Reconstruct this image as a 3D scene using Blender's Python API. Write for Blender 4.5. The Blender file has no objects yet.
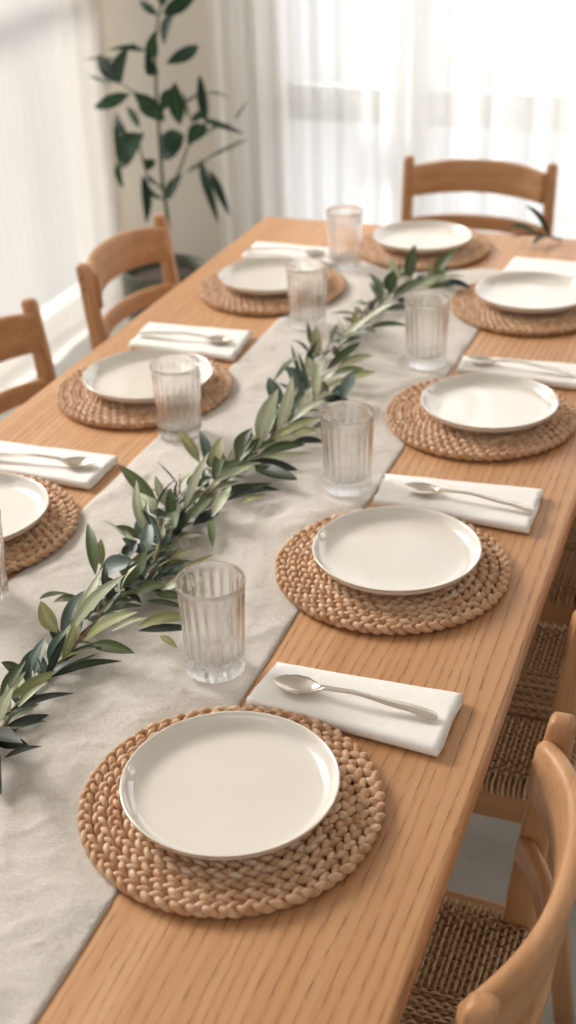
import bpy, bmesh, math, random
from mathutils import Vector, Matrix, noise
random.seed(11)
PI = math.pi
T = 0.75                                   # height of the table top
SC = bpy.context.scene
COL = SC.collection

WORLD, P_BACK, SUN, EXPO = .88, 16, 16, 0.18
GARLAND_LEAVES = [
(-748,1057,30,-763,1050,50,13.9,"G"),
(-751,1014,30,-742,1052,50,12.5,"G"),
(-742,1055,30,-742,1081,50,15.2,"B"),
(-740,1056,30,-733,1089,60,12.6,"B"),
(-736,995,22,-694,1055,15,10.4,"D"),
(-741,1023,26,-711,1059,40,13.7,"O"),
(-727,1009,24,-711,1043,35,6.9,"S"),
(-722,1033,20,-717,1063,25,6.5,"D"),
(-728,969,30,-719,992,60,14.6,"S"),
(-722,1077,22,-672,1132,15,9.2,"D"),
(-726,1089,22,-703,1152,20,9.2,"D"),
(-725,1083,22,-698,1132,20,6.6,"B"),
(-723,979,22,-701,1018,12,11.7,"D"),
(-740,966,19,-674,925,54,19.6,"D"),
(-696,930,22,-679,965,8,8.5,"D"),
(-710,939,22,-680,894,15,16.7,"D"),
(-722,950,22,-694,963,15,14.5,"D"),
(-744,982,22,-700,924,30,14.8,"D"),
(-747,1033,26,-740,1050,40,7.5,"S"),
(-725,942,22,-705,964,30,13.2,"D"),
(-772,1249,22,-775,1175,63,15.3,"G"),
(-765,1237,24,-782,1211,35,13.2,"S"),
(-749,1156,26,-755,1220,40,15.4,"B"),
(-753,1154,30,-782,1175,50,18.5,"O"),
(-744,1171,30,-736,1236,65,9.0,"S"),
(-734,1097,28,-734,1129,45,12.9,"B"),
(-743,1198,24,-723,1201,35,9.7,"D"),
(-735,1158,26,-721,1155,40,10.6,"D"),
(-739,1072,26,-748,1112,40,10.2,"B"),
(-737,1157,30,-687,1193,88,16.4,"S"),
(-772,1293,30,-807,1348,60,14.7,"G"),
(-776,1317,30,-781,1332,55,12.0,"O"),
(-773,1307,30,-726,1304,50,26.0,"B"),
(-723,1268,30,-717,1324,50,19.9,"G"),
(-736,1292,24,-703,1290,35,22.4,"D"),
(-716,1270,22,-678,1290,30,18.2,"G"),
(-718,1153,24,-650,1151,75,18.4,"O"),
(-696,1187,22,-666,1211,30,8.5,"S"),
(-708,1154,22,-659,1156,20,16.3,"G"),
(-670,1211,20,-614,1235,25,14.7,"O"),
(-664,1199,22,-609,1224,20,11.6,"D"),
(-634,1197,22,-597,1186,10,8.4,"O"),
(-684,1266,22,-643,1275,15,9.9,"D"),
(-680,1283,22,-647,1289,20,11.6,"G"),
(-674,1290,24,-640,1309,35,11.6,"S"),
(-700,1318,22,-668,1345,30,10.1,"B"),
(-761,1286,28,-727,1215,59,8.4,"S"),
(-741,1223,19,-725,1270,22,13.6,"D"),
(-734,1200,22,-723,1242,20,10.8,"G"),
(-775,1496,30,-836,1521,63,18.4,"G"),
(-744,1403,30,-778,1448,78,14.1,"S"),
(-758,1492,30,-777,1505,65,12.8,"S"),
(-750,1475,28,-772,1457,45,13.3,"B"),
(-737,1455,30,-747,1482,60,15.6,"G"),
(-753,1501,22,-715,1428,44,20.3,"G"),
(-756,1398,30,-780,1385,50,15.3,"G"),
(-732,1360,28,-795,1389,48,7.5,"S"),
(-733,1363,28,-760,1364,45,13.8,"B"),
(-728,1352,30,-744,1401,50,17.7,"B"),
(-757,1344,26,-750,1368,40,19.0,"D"),
(-759,1444,26,-735,1448,40,12.6,"G"),
(-705,1339,20,-712,1395,25,18.7,"D"),
(-715,1397,20,-721,1441,25,17.5,"D"),
(-736,1397,30,-769,1453,50,9.4,"G"),
(-690,1329,24,-645,1369,35,7.3,"O"),
(-699,1319,22,-673,1354,30,10.1,"B"),
(-723,1296,24,-754,1335,35,16.8,"G"),
(-711,1303,22,-740,1325,30,16.8,"G"),
(-759,1409,26,-771,1430,40,14.8,"B"),
(-735,1499,26,-721,1530,40,13.7,"G"),
(-725,1462,20,-710,1519,25,16.5,"G"),
(-726,1371,26,-724,1376,40,8.7,"O"),
(-772,1643,30,-812,1668,60,15.6,"O"),
(-749,1629,30,-779,1670,60,14.8,"B"),
(-733,1498,28,-716,1541,87,12.8,"S"),
(-748,1555,26,-753,1578,40,13.2,"G"),
(-765,1613,28,-766,1611,45,8.4,"B"),
(-737,1616,30,-742,1660,60,18.6,"O"),
(-725,1592,30,-739,1650,50,14.6,"G"),
(-720,1668,30,-711,1705,60,20.2,"G"),
(-714,1658,30,-697,1700,50,15.6,"G"),
(-718,1471,24,-705,1539,35,18.1,"G"),
(-707,1468,22,-699,1526,15,18.0,"D"),
(-726,1603,24,-687,1641,35,13.4,"S"),
(-737,1608,22,-708,1665,30,17.9,"G"),
(-711,1580,22,-645,1614,15,13.2,"D"),
(-690,1552,22,-646,1610,15,14.2,"D"),
(-665,1548,22,-650,1598,8,12.3,"O"),
(-699,1574,20,-651,1609,25,12.5,"D"),
(-687,1492,26,-685,1548,40,15.7,"S"),
(-691,1495,22,-669,1448,10,11.5,"G"),
(-695,1677,20,-626,1650,25,19.6,"D"),
(-747,1576,24,-731,1588,35,12.6,"G"),
(-711,1509,22,-711,1546,20,13.7,"D"),
(-736,1527,26,-725,1544,40,9.3,"O"),
(-724,1680,30,-712,1704,60,21.0,"G"),
(-721,1673,30,-697,1698,50,16.3,"G"),
(-704,1725,30,-690,1765,96,26.0,"S"),
(-692,1773,30,-690,1833,90,17.6,"S"),
(-702,1751,30,-704,1814,50,17.5,"G"),
(-724,1884,30,-751,1906,60,22.0,"B"),
(-772,1970,30,-728,1966,80,10.4,"G"),
(-705,1683,22,-641,1691,15,18.4,"D"),
(-686,1659,22,-631,1665,10,18.8,"G"),
(-694,1697,22,-634,1736,20,10.5,"S"),
(-698,1708,22,-644,1739,30,17.2,"G"),
(-697,1756,28,-639,1796,51,13.5,"O"),
(-676,1787,22,-638,1798,30,16.3,"O"),
(-665,1768,22,-623,1793,15,12.8,"D"),
(-686,1825,30,-650,1865,50,15.2,"S"),
(-681,1852,30,-674,1877,60,7.7,"S"),
(-694,1853,30,-681,1890,50,25.2,"B"),
(-708,1930,30,-736,1952,65,15.9,"B"),
(-695,1938,30,-724,1975,80,6.5,"B"),
(-673,1917,30,-683,1979,68,15.7,"S"),
(-652,1832,20,-616,1856,25,15.5,"G"),
(-727,1606,22,-691,1650,30,10.8,"S"),
(-734,1608,20,-711,1665,25,16.6,"G"),
(-725,1647,20,-703,1697,25,16.2,"G"),
(-718,1718,20,-693,1755,25,13.3,"G"),
(-695,1761,22,-664,1769,30,13.5,"S"),
(-707,1963,30,-742,2000,80,7.3,"B"),
(-773,1968,30,-725,1974,80,9.6,"G"),
(-722,1990,30,-753,1988,50,16.3,"B"),
(-737,2108,30,-747,2134,70,19.4,"O"),
(-767,2161,30,-768,2148,75,8.7,"G"),
(-671,1917,30,-688,1974,68,17.1,"S"),
(-700,2053,30,-665,2110,56,15.9,"G"),
(-687,2072,26,-640,2103,40,17.5,"O"),
(-666,2032,22,-620,2058,30,20.2,"O"),
(-690,2040,24,-641,2057,35,15.0,"G"),
(-666,1975,22,-637,1983,30,20.1,"B"),
(-635,1942,26,-641,2010,40,22.3,"B"),
(-713,2009,30,-725,2028,55,17.9,"S"),
(-699,2115,30,-707,2114,50,9.3,"G"),
(-674,1940,22,-639,1966,15,15.2,"D"),
(-688,1830,22,-667,1866,20,17.3,"D"),
(-710,1934,28,-715,1977,45,18.1,"B"),
(-678,1803,20,-644,1810,25,13.7,"G"),
(-692,2005,28,-673,2008,45,13.0,"S"),
(-668,1969,26,-687,1968,40,14.6,"G"),
(-727,2183,20,-663,2151,66,12.9,"G"),
(-723,2187,24,-662,2195,83,14.9,"S"),
(-716,2282,24,-648,2283,75,17.5,"S"),
(-705,2428,30,-743,2481,60,14.0,"G"),
(-704,2468,22,-732,2404,30,10.9,"G"),
(-724,2342,26,-766,2307,40,10.5,"G"),
(-709,2275,22,-661,2210,47,15.4,"D"),
(-698,2293,22,-639,2336,16,12.4,"G"),
(-706,2480,30,-708,2511,60,26.0,"G"),
(-708,2574,30,-739,2593,60,14.7,"S"),
(-688,2562,30,-690,2612,81,23.7,"G"),
(-673,2560,26,-695,2556,40,14.6,"S"),
(-642,2592,30,-613,2643,72,23.8,"G"),
(-644,2545,28,-621,2607,48,19.0,"G"),
(-629,2597,22,-568,2584,20,19.3,"D"),
(-664,2546,26,-611,2578,40,19.0,"S"),
(-697,2473,22,-651,2527,42,25.2,"G"),
(-693,2401,22,-666,2461,12,19.2,"D"),
(-710,2148,22,-696,2216,15,7.8,"D"),
(-697,2122,26,-713,2137,40,6.8,"G"),
(-643,2555,22,-599,2593,20,16.8,"G"),
(-697,2361,22,-732,2348,15,12.7,"G"),
(-687,2459,22,-647,2474,15,16.3,"D"),
]
GARLAND_STEMS = [[[-722, 934, 12], [-732, 977, 12], [-743, 1063, 12], [-744, 1127, 12], [-733, 1212, 12], [-723, 1277, 12], [-712, 1333, 12]], [[-708, 1323, 14], [-717, 1369, 14], [-737, 1435, 14], [-758, 1506, 14], [-780, 1582, 14]], [[-726, 1213, 20], [-728, 1275, 20], [-695, 1298, 20], [-692, 1381, 20]], [[-714, 1320, 16], [-718, 1394, 16], [-732, 1494, 16], [-726, 1594, 16], [-714, 1686, 16], [-708, 1783, 16], [-715, 1950, 16], [-726, 2078, 16], [-747, 2211, 16]], [[-737, 1561, 14], [-734, 1631, 14], [-726, 1782, 14], [-695, 1894, 14], [-688, 2008, 14]], [[-723, 1731, 20], [-722, 1894, 20], [-748, 2071, 20], [-788, 2244, 20]], [[-728, 2174, 12], [-724, 2267, 12], [-719, 2384, 12], [-717, 2561, 12], [-661, 2644, 12], [-601, 2626, 12]], [[-723, 2262, 20], [-732, 2394, 20], [-731, 2534, 20], [-715, 2676, 20]], [[-725, 1034, 22], [-724, 1130, 22], [-728, 1246, 22], [-735, 1336, 22]], [[-700, 1311, 35], [-715, 1375, 35], [-739, 1426, 35], [-778, 1492, 35]]]
PLANT_LEAVES = [
(-1808,3774,377,-1885,3811,415,20.5,8),
(-1798,3787,380,-1698,3827,434,39.0,8),
(-1773,3813,386,-1754,3687,306,26.7,8),
(-1782,3751,241,-1730,3888,275,34.9,8),
(-1835,3776,249,-1801,3731,340,32.8,8),
(-1890,3850,259,-1997,3792,270,14.4,62),
(-1940,3834,292,-1874,3794,268,10.3,8),
(-1981,3814,162,-1884,3709,295,39.0,8),
(-1986,3813,167,-2090,3896,236,39.0,8),
(-1992,3802,164,-2119,3863,178,9.2,8),
(-1975,3817,233,-2033,3687,258,9.2,8),
(-1951,3826,132,-2084,3824,84,36.9,8),
(-1845,3780,97,-1865,3678,168,36.9,8),
(-1925,3837,112,-1819,3793,59,51.3,8),
(-1926,3822,27,-2004,3898,77,20.5,8),
(-1968,3821,-5,-2050,3909,58,24.6,8),
(-1895,3789,16,-2043,3878,-118,77.9,8),
(-1918,3794,-26,-2058,3913,-107,65.6,8),
(-2007,3838,-91,-1949,3695,62,32.8,8),
(-1988,3764,-73,-1955,3726,-147,18.5,8),
(-1941,3847,-131,-1910,3783,-273,26.7,8),
(-1907,3813,-120,-1840,3748,-133,12.3,8),
(-1876,3801,-90,-1893,3770,-59,32.8,8),
(-1765,3785,52,-1791,3822,175,41.0,8),
(-1832,3808,87,-1821,3905,142,39.0,8),
(-1767,3818,11,-1898,3912,-31,47.2,8),
(-1782,3836,-21,-1910,3928,-87,53.3,8),
(-1776,3817,20,-1792,3712,-13,47.2,8),
(-1697,3836,44,-1748,3921,182,26.7,8),
(-1756,3840,60,-1761,3818,150,10.3,8),
(-1690,3821,47,-1715,3725,8,43.1,8),
(-1687,3833,86,-1747,3819,55,22.6,8),
(-1676,3778,71,-1504,3686,57,16.4,51),
(-1772,3835,104,-1752,3927,122,9.2,8),
(-1666,3759,156,-1631,3878,117,7.2,15),
(-1678,3791,24,-1550,3709,82,8.2,8),
(-1684,3779,-50,-1566,3870,2,9.2,8),
(-1596,3837,68,-1486,3681,161,7.2,8),
(-1714,3811,-59,-1605,3682,-226,24.6,41),
(-1688,3822,-95,-1598,3756,-218,22.6,8),
(-1779,3838,-111,-1735,3925,-85,11.3,8),
(-1829,3801,-194,-1837,3930,-140,34.9,8),
(-1839,3781,-190,-1864,3690,-97,14.4,8),
(-1848,3810,196,-1811,3678,293,30.8,8),
(-1791,3770,404,-1764,3776,483,34.9,8),
(-1815,3811,434,-1827,3711,507,30.8,8),
(-1769,3754,477,-1737,3896,522,36.9,8),
]
PLANT_STEMS = [[[-1843, 3800, -320], [-1844, 3810, -249], [-1858, 3820, -160], [-1862, 3830, -61], [-1866, 3840, 36], [-1871, 3850, 102], [-1872, 3860, 196], [-1872, 3870, 270], [-1859, 3880, 352], [-1846, 3890, 406], [-1843, 3900, 468]], [[-1846, 3800, -195], [-1787, 3810, -93], [-1759, 3820, -24], [-1700, 3830, 35], [-1690, 3840, 87]], [[-1846, 3800, 45], [-1853, 3810, 91], [-1916, 3820, 130], [-1978, 3830, 159]], [[-1845, 3800, -164], [-1906, 3810, -120], [-1931, 3820, -32], [-1920, 3830, 16]]]
# ------------------------------------------------------------------ helpers
class MB:
    def __init__(s):
        s.v = []; s.f = []; s.m = []; s.c = []
    def add(s, vs, fs, mi=0, col=None):
        n = len(s.v); s.v += [tuple(p) for p in vs]
        s.f += [tuple(i + n for i in f) for f in fs]; s.m += [mi] * len(fs)
        s.c += [col if col else (1, 1, 1)] * len(vs)
    def build(s, name, mats, parent=None, smooth=True, bevel=0, colors=False, seg=2):
        me = bpy.data.meshes.new(name); me.from_pydata(s.v, [], s.f)
        for m in (mats if isinstance(mats, (list, tuple)) else [mats]): me.materials.append(m)
        me.polygons.foreach_set('material_index', s.m)
        me.polygons.foreach_set('use_smooth', [smooth] * len(s.f))
        if colors:
            a = me.color_attributes.new('Tint', 'FLOAT_COLOR', 'POINT')
            a.data.foreach_set('color', [x for c in s.c for x in (*c, 1)])
        me.update()
        o = bpy.data.objects.new(name, me); COL.objects.link(o)
        if parent: o.parent = parent
        if bevel:
            b = o.modifiers.new('bevel', 'BEVEL'); b.width = bevel; b.segments = seg; b.limit_method = 'ANGLE'
            b.angle_limit = math.radians(40)
            w = o.modifiers.new('wn', 'WEIGHTED_NORMAL'); w.keep_sharp = True
        return o

def tag(o, label=None, cat=None, group=None, kind=None):
    if label: o['label'] = label
    if cat: o['category'] = cat
    if group: o['group'] = group
    if kind: o['kind'] = kind
    return o
def empty(name, loc, rz=0):
    o = bpy.data.objects.new(name, None); COL.objects.link(o)
    o.location = loc; o.rotation_euler = (0, 0, rz); o.empty_display_size = .05
    return o
def copy_tree(o, parent=None):
    c = o.copy(); COL.objects.link(c); c.parent = parent
    for ch in list(KIDS.get(o.name, [])): copy_tree(ch, c)
    return c
KIDS = {}
def kid(o):
    KIDS.setdefault(o.parent.name, []).append(o); return o

def box(mb, x0, x1, y0, y1, z0, z1, mi=0):
    mb.add([(x0,y0,z0),(x1,y0,z0),(x1,y1,z0),(x0,y1,z0),(x0,y0,z1),(x1,y0,z1),(x1,y1,z1),(x0,y1,z1)],
           [(0,3,2,1),(4,5,6,7),(0,1,5,4),(1,2,6,5),(2,3,7,6),(3,0,4,7)], mi)
def frames(pts, closed=False):
    n = len(pts); out = []; up = None
    for i in range(n):
        a = pts[(i-1) % n] if closed else pts[max(i-1, 0)]
        b = pts[(i+1) % n] if closed else pts[min(i+1, n-1)]
        t = (Vector(b) - Vector(a)).normalized()
        if up is None: up = Vector((0,0,1)) if abs(t.z) < .9 else Vector((1,0,0))
        up = (up - t * up.dot(t)).normalized()
        out.append((t, up.copy(), t.cross(up)))
    return out
def tube(mb, pts, r, sides=8, closed=False, cap=True, mi=0, col=None, flat=1.0):
    pts = [Vector(p) for p in pts]; n = len(pts); fr = frames(pts, closed); vs = []; fs = []
    for i, p in enumerate(pts):
        ri = r[i] if isinstance(r, (list, tuple)) else r
        for k in range(sides):
            a = 2*PI*k/sides
            vs.append(p + fr[i][2]*(math.cos(a)*ri) + fr[i][1]*(math.sin(a)*ri*flat))
    for i in range(n if closed else n-1):
        j = (i+1) % n
        for k in range(sides):
            l = (k+1) % sides
            fs.append((i*sides+k, i*sides+l, j*sides+l, j*sides+k))
    if cap and not closed:
        fs.append(tuple(range(sides))[::-1]); fs.append(tuple((n-1)*sides+k for k in range(sides)))
    mb.add(vs, fs, mi, col)
def sweep(mb, pts, prof, normals, mi=0):
    """prof: closed list of (a, b) in (normal, up z) axes at each point"""
    n = len(pts); m = len(prof[0]) if isinstance(prof[0][0], tuple) else len(prof)
    vs = []; fs = []
    for i, p in enumerate(pts):
        pr = prof[i] if isinstance(prof[0][0], tuple) else prof
        N = Vector(normals[i][0]); U = Vector(normals[i][1])
        for a, b in pr: vs.append(Vector(p) + N*a + U*b)
    for i in range(n-1):
        for k in range(m):
            l = (k+1) % m; fs.append((i*m+k, i*m+l, (i+1)*m+l, (i+1)*m+k))
    fs.append(tuple(range(m))[::-1]); fs.append(tuple((n-1)*m+k for k in range(m)))
    mb.add(vs, fs, mi)
def rrect(w, h, r, seg=4):
    out = []
    for cx, cy, a0 in ((w/2-r, h/2-r, 0), (-w/2+r, h/2-r, PI/2), (-w/2+r, -h/2+r, PI), (w/2-r, -h/2+r, 1.5*PI)):
        for k in range(seg+1):
            a = a0 + PI/2*k/seg; out.append((cx + r*math.cos(a), cy + r*math.sin(a)))
    return out
def lathe(mb, prof, n=64, mi=None, rad=None):
    vs = []; fs = []; ms = []
    for i, (r, z) in enumerate(prof):
        for k in range(n):
            a = 2*PI*k/n; rr = rad(i, a, r, z) if rad else r
            vs.append((rr*math.cos(a), rr*math.sin(a), z))
    for i in range(len(prof)-1):
        for k in range(n):
            l = (k+1) % n; fs.append((i*n+k, i*n+l, (i+1)*n+l, (i+1)*n+k)); ms.append(mi[i] if mi else 0)
    fs.append(tuple(range(n))[::-1]); ms.append(mi[0] if mi else 0)
    fs.append(tuple((len(prof)-1)*n+k for k in range(n))); ms.append(mi[-1] if mi else 0)
    b = len(mb.v); mb.add(vs, fs); mb.m[-len(fs):] = ms

# ------------------------------------------------------------------ materials
def nmat(name):
    m = bpy.data.materials.new(name); m.use_nodes = True
    nt = m.node_tree; nt.nodes.clear()
    out = nt.nodes.new('ShaderNodeOutputMaterial')
    return m, nt, out
def N(nt, typ, **kw):
    n = nt.nodes.new(typ)
    for k, v in kw.items():
        if k.startswith('i_'):
            key = k[2:]; key = int(key) if key.isdigit() else key.replace('_', ' ')
            n.inputs[key].default_value = v
        else: setattr(n, k, v)
    return n
def ramp(nt, stops):
    r = nt.nodes.new('ShaderNodeValToRGB'); e = r.color_ramp.elements
    while len(e) < len(stops): e.new(.5)
    for el, (p, c) in zip(e, stops): el.position = p; el.color = (*c, 1)
    return r
def principled(nt, out, **kw):
    p = N(nt, 'ShaderNodeBsdfPrincipled')
    for k, v in kw.items(): p.inputs[k].default_value = v
    nt.links.new(p.outputs[0], out.inputs[0]); return p
def coords(nt, scale=(1,1,1), kind='Object', rot=(0,0,0)):
    tc = N(nt, 'ShaderNodeTexCoord'); mp = N(nt, 'ShaderNodeMapping')
    mp.inputs['Scale'].default_value = scale; mp.inputs['Rotation'].default_value = rot
    nt.links.new(tc.outputs[kind], mp.inputs[0]); return mp
def srgb(r, g, b):
    f = lambda c: (c/255/12.92 if c/255 <= .04045 else ((c/255+.055)/1.055)**2.4)
    return (f(r), f(g), f(b))
def mixc(nt, a, b, fac, mode='MIX'):
    m = N(nt, 'ShaderNodeMix', data_type='RGBA', blend_type=mode)
    for s, v in ((m.inputs[0], fac), (m.inputs[6], a), (m.inputs[7], b)):
        if hasattr(v, 'links'): nt.links.new(v, s)
        elif isinstance(v, (int, float)): s.default_value = v
        else: s.default_value = (*v, 1)
    return m.outputs[2]
def bump(nt, h, p, strength=.3, dist=.001):
    b = N(nt, 'ShaderNodeBump'); b.inputs['Strength'].default_value = strength; b.inputs['Distance'].default_value = dist
    nt.links.new(h, b.inputs['Height']); nt.links.new(b.outputs[0], p.inputs['Normal']); return b

def wood_table():
    m, nt, out = nmat('oak_table'); p = principled(nt, out, Roughness=.42)
    tc = N(nt, 'ShaderNodeTexCoord'); sx = N(nt, 'ShaderNodeSeparateXYZ'); nt.links.new(tc.outputs['Object'], sx.inputs[0])
    # growth rings: stretched low frequency field -> bands running along the table
    m1 = coords(nt, (3.0, .30, 3)); n1 = N(nt, 'ShaderNodeTexNoise', i_Scale=1.0, i_Detail=2.0, i_Roughness=.45); nt.links.new(m1.outputs[0], n1.inputs[0])
    a = N(nt, 'ShaderNodeMath', operation='MULTIPLY', i_1=16.0); nt.links.new(n1.outputs[0], a.inputs[0])
    b = N(nt, 'ShaderNodeMath', operation='MULTIPLY_ADD', i_1=88.0); nt.links.new(sx.outputs[0], b.inputs[0]); nt.links.new(a.outputs[0], b.inputs[2])
    m1b = coords(nt, (16, 1.1, 3)); n1b = N(nt, 'ShaderNodeTexNoise', i_Scale=1.0, i_Detail=3.0); nt.links.new(m1b.outputs[0], n1b.inputs[0])
    b0 = b; b = N(nt, 'ShaderNodeMath', operation='MULTIPLY_ADD', i_1=3.2); nt.links.new(n1b.outputs[0], b.inputs[0]); nt.links.new(b0.outputs[0], b.inputs[2])
    fr = N(nt, 'ShaderNodeMath', operation='FRACT'); nt.links.new(b.outputs[0], fr.inputs[0])
    rg = ramp(nt, [(0, (1,1,1)), (.14, (.3,.3,.3)), (.45, (0,0,0)), (.92, (.1,.1,.1)), (1, (1,1,1))]); nt.links.new(fr.outputs[0], rg.inputs[0])
    m2 = coords(nt, (620, 34, 60)); n2 = N(nt, 'ShaderNodeTexNoise', i_Scale=1.0, i_Detail=2.0); nt.links.new(m2.outputs[0], n2.inputs[0])
    pr = ramp(nt, [(.44, (0,0,0)), (.58, (1,1,1))]); nt.links.new(n2.outputs[0], pr.inputs[0])
    pore = N(nt, 'ShaderNodeMath', operation='MULTIPLY'); nt.links.new(rg.outputs[0], pore.inputs[0]); nt.links.new(pr.outputs[0], pore.inputs[1])
    m3 = coords(nt, (60, 1.6, 8)); n3 = N(nt, 'ShaderNodeTexNoise', i_Scale=1.0, i_Detail=5.0, i_Roughness=.6); nt.links.new(m3.outputs[0], n3.inputs[0])
    m4 = coords(nt, (5, .7, 3)); n4 = N(nt, 'ShaderNodeTexNoise', i_Scale=1.0, i_Detail=1.0); nt.links.new(m4.outputs[0], n4.inputs[0])
    # glued planks, each a slightly different tone
    pl = N(nt, 'ShaderNodeMath', operation='MULTIPLY', i_1=7.3); nt.links.new(sx.outputs[0], pl.inputs[0])
    fl = N(nt, 'ShaderNodeMath', operation='FLOOR'); nt.links.new(pl.outputs[0], fl.inputs[0])
    wn = N(nt, 'ShaderNodeTexWhiteNoise', noise_dimensions='1D'); nt.links.new(fl.outputs[0], wn.inputs[1])
    base = ramp(nt, [(.3, srgb(*WOOD_T[0])), (.7, srgb(*WOOD_T[1]))]); nt.links.new(n3.outputs[0], base.inputs[0])
    c = mixc(nt, base.outputs[0], srgb(*WOOD_T[2]), 0); f = N(nt, 'ShaderNodeMapRange', i_1=.3, i_2=.7, i_3=0.0, i_4=.35); nt.links.new(n4.outputs[0], f.inputs[0]); nt.links.new(f.outputs[0], c.node.inputs[0])
    c2 = mixc(nt, c, srgb(180, 124, 78), 0); f2 = N(nt, 'ShaderNodeMath', operation='MULTIPLY', i_1=.35); nt.links.new(wn.outputs[0], f2.inputs[0]); nt.links.new(f2.outputs[0], c2.node.inputs[0])
    c3 = mixc(nt, c2, srgb(*WOOD_T[3]), 0); f3 = N(nt, 'ShaderNodeMath', operation='MULTIPLY'); nt.links.new(rg.outputs[0], f3.inputs[0]); m5 = coords(nt, (9, 1.2, 3)); n5 = N(nt, 'ShaderNodeTexNoise', i_Scale=1.0, i_Detail=2.0); nt.links.new(m5.outputs[0], n5.inputs[0])
    mr5 = N(nt, 'ShaderNodeMapRange', i_1=.35, i_2=.65, i_3=.04, i_4=.42); nt.links.new(n5.outputs[0], mr5.inputs[0]); nt.links.new(mr5.outputs[0], f3.inputs[1]); nt.links.new(f3.outputs[0], c3.node.inputs[0])
    c4 = mixc(nt, c3, srgb(128, 82, 48), 0); f4 = N(nt, 'ShaderNodeMath', operation='MULTIPLY', i_1=.85); nt.links.new(pore.outputs[0], f4.inputs[0]); nt.links.new(f4.outputs[0], c4.node.inputs[0])
    nt.links.new(c4, p.inputs['Base Color'])
    inv = N(nt, 'ShaderNodeMath', operation='SUBTRACT', i_0=1.0); nt.links.new(pore.outputs[0], inv.inputs[1])
    bump(nt, inv.outputs[0], p, .25, .0006)
    return m
def wood(name, light, dark, axis='z', rough=.45):
    m, nt, out = nmat(name); p = principled(nt, out, Roughness=rough)
    s = {'x': (2, 45, 45), 'y': (45, 2, 45), 'z': (45, 45, 2)}[axis]
    mp = coords(nt, s); n1 = N(nt, 'ShaderNodeTexNoise', i_Scale=1.0, i_Detail=4.0, i_Roughness=.6); nt.links.new(mp.outputs[0], n1.inputs[0])
    s2 = tuple(v*6 for v in s); mp2 = coords(nt, s2); n2 = N(nt, 'ShaderNodeTexNoise', i_Scale=1.0, i_Detail=2.0); nt.links.new(mp2.outputs[0], n2.inputs[0])
    r = ramp(nt, [(.3, srgb(*light)), (.72, srgb(*dark))]); nt.links.new(n1.outputs[0], r.inputs[0])
    r2 = ramp(nt, [(.35, (.82,.80,.78)), (.6, (1,1,1))]); nt.links.new(n2.outputs[0], r2.inputs[0])
    nt.links.new(mixc(nt, r.outputs[0], r2.outputs[0], .5, 'MULTIPLY'), p.inputs['Base Color'])
    return m
def linen(name, c1, c2, scale=900, trans=0, bs=.35):
    m, nt, out = nmat(name); p = principled(nt, out, Roughness=.9)
    p.inputs['Sheen Weight'].default_value = .25; p.inputs['Sheen Roughness'].default_value = .5
    mx = coords(nt, (scale*.12, scale, scale)); n1 = N(nt, 'ShaderNodeTexNoise', i_Scale=1.0, i_Detail=2.0); nt.links.new(mx.outputs[0], n1.inputs[0])
    my = coords(nt, (scale, scale*.12, scale)); n2 = N(nt, 'ShaderNodeTexNoise', i_Scale=1.0, i_Detail=2.0); nt.links.new(my.outputs[0], n2.inputs[0])
    mb = coords(nt, (14, 14, 14)); n3 = N(nt, 'ShaderNodeTexNoise', i_Scale=1.0, i_Detail=4.0); nt.links.new(mb.outputs[0], n3.inputs[0])
    a = N(nt, 'ShaderNodeMath', operation='ADD'); nt.links.new(n1.outputs[0], a.inputs[0]); nt.links.new(n2.outputs[0], a.inputs[1])
    a2 = N(nt, 'ShaderNodeMath', operation='MULTIPLY_ADD', i_1=.5); nt.links.new(a.outputs[0], a2.inputs[0]); 
    b2 = N(nt, 'ShaderNodeMath', operation='MULTIPLY_ADD', i_1=.35, i_2=-.175); nt.links.new(n3.outputs[0], b2.inputs[0]); nt.links.new(b2.outputs[0], a2.inputs[2])
    r = ramp(nt, [(.38, srgb(*c2)), (.62, srgb(*c1))]); nt.links.new(a2.outputs[0], r.inputs[0])
    nt.links.new(r.outputs[0], p.inputs['Base Color'])
    mc = coords(nt, (55, 90, 55)); nc = N(nt, 'ShaderNodeTexNoise', i_Scale=1.0, i_Detail=3.0, i_Roughness=.6, i_Distortion=.8); nt.links.new(mc.outputs[0], nc.inputs[0])
    bb = bump(nt, a.outputs[0], p, bs, .0008); b3 = N(nt, 'ShaderNodeBump'); b3.inputs['Strength'].default_value = bs*.8; b3.inputs['Distance'].default_value = .004
    nt.links.new(nc.outputs[0], b3.inputs['Height']); nt.links.new(b3.outputs[0], bb.inputs['Normal'])
    return m
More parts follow.
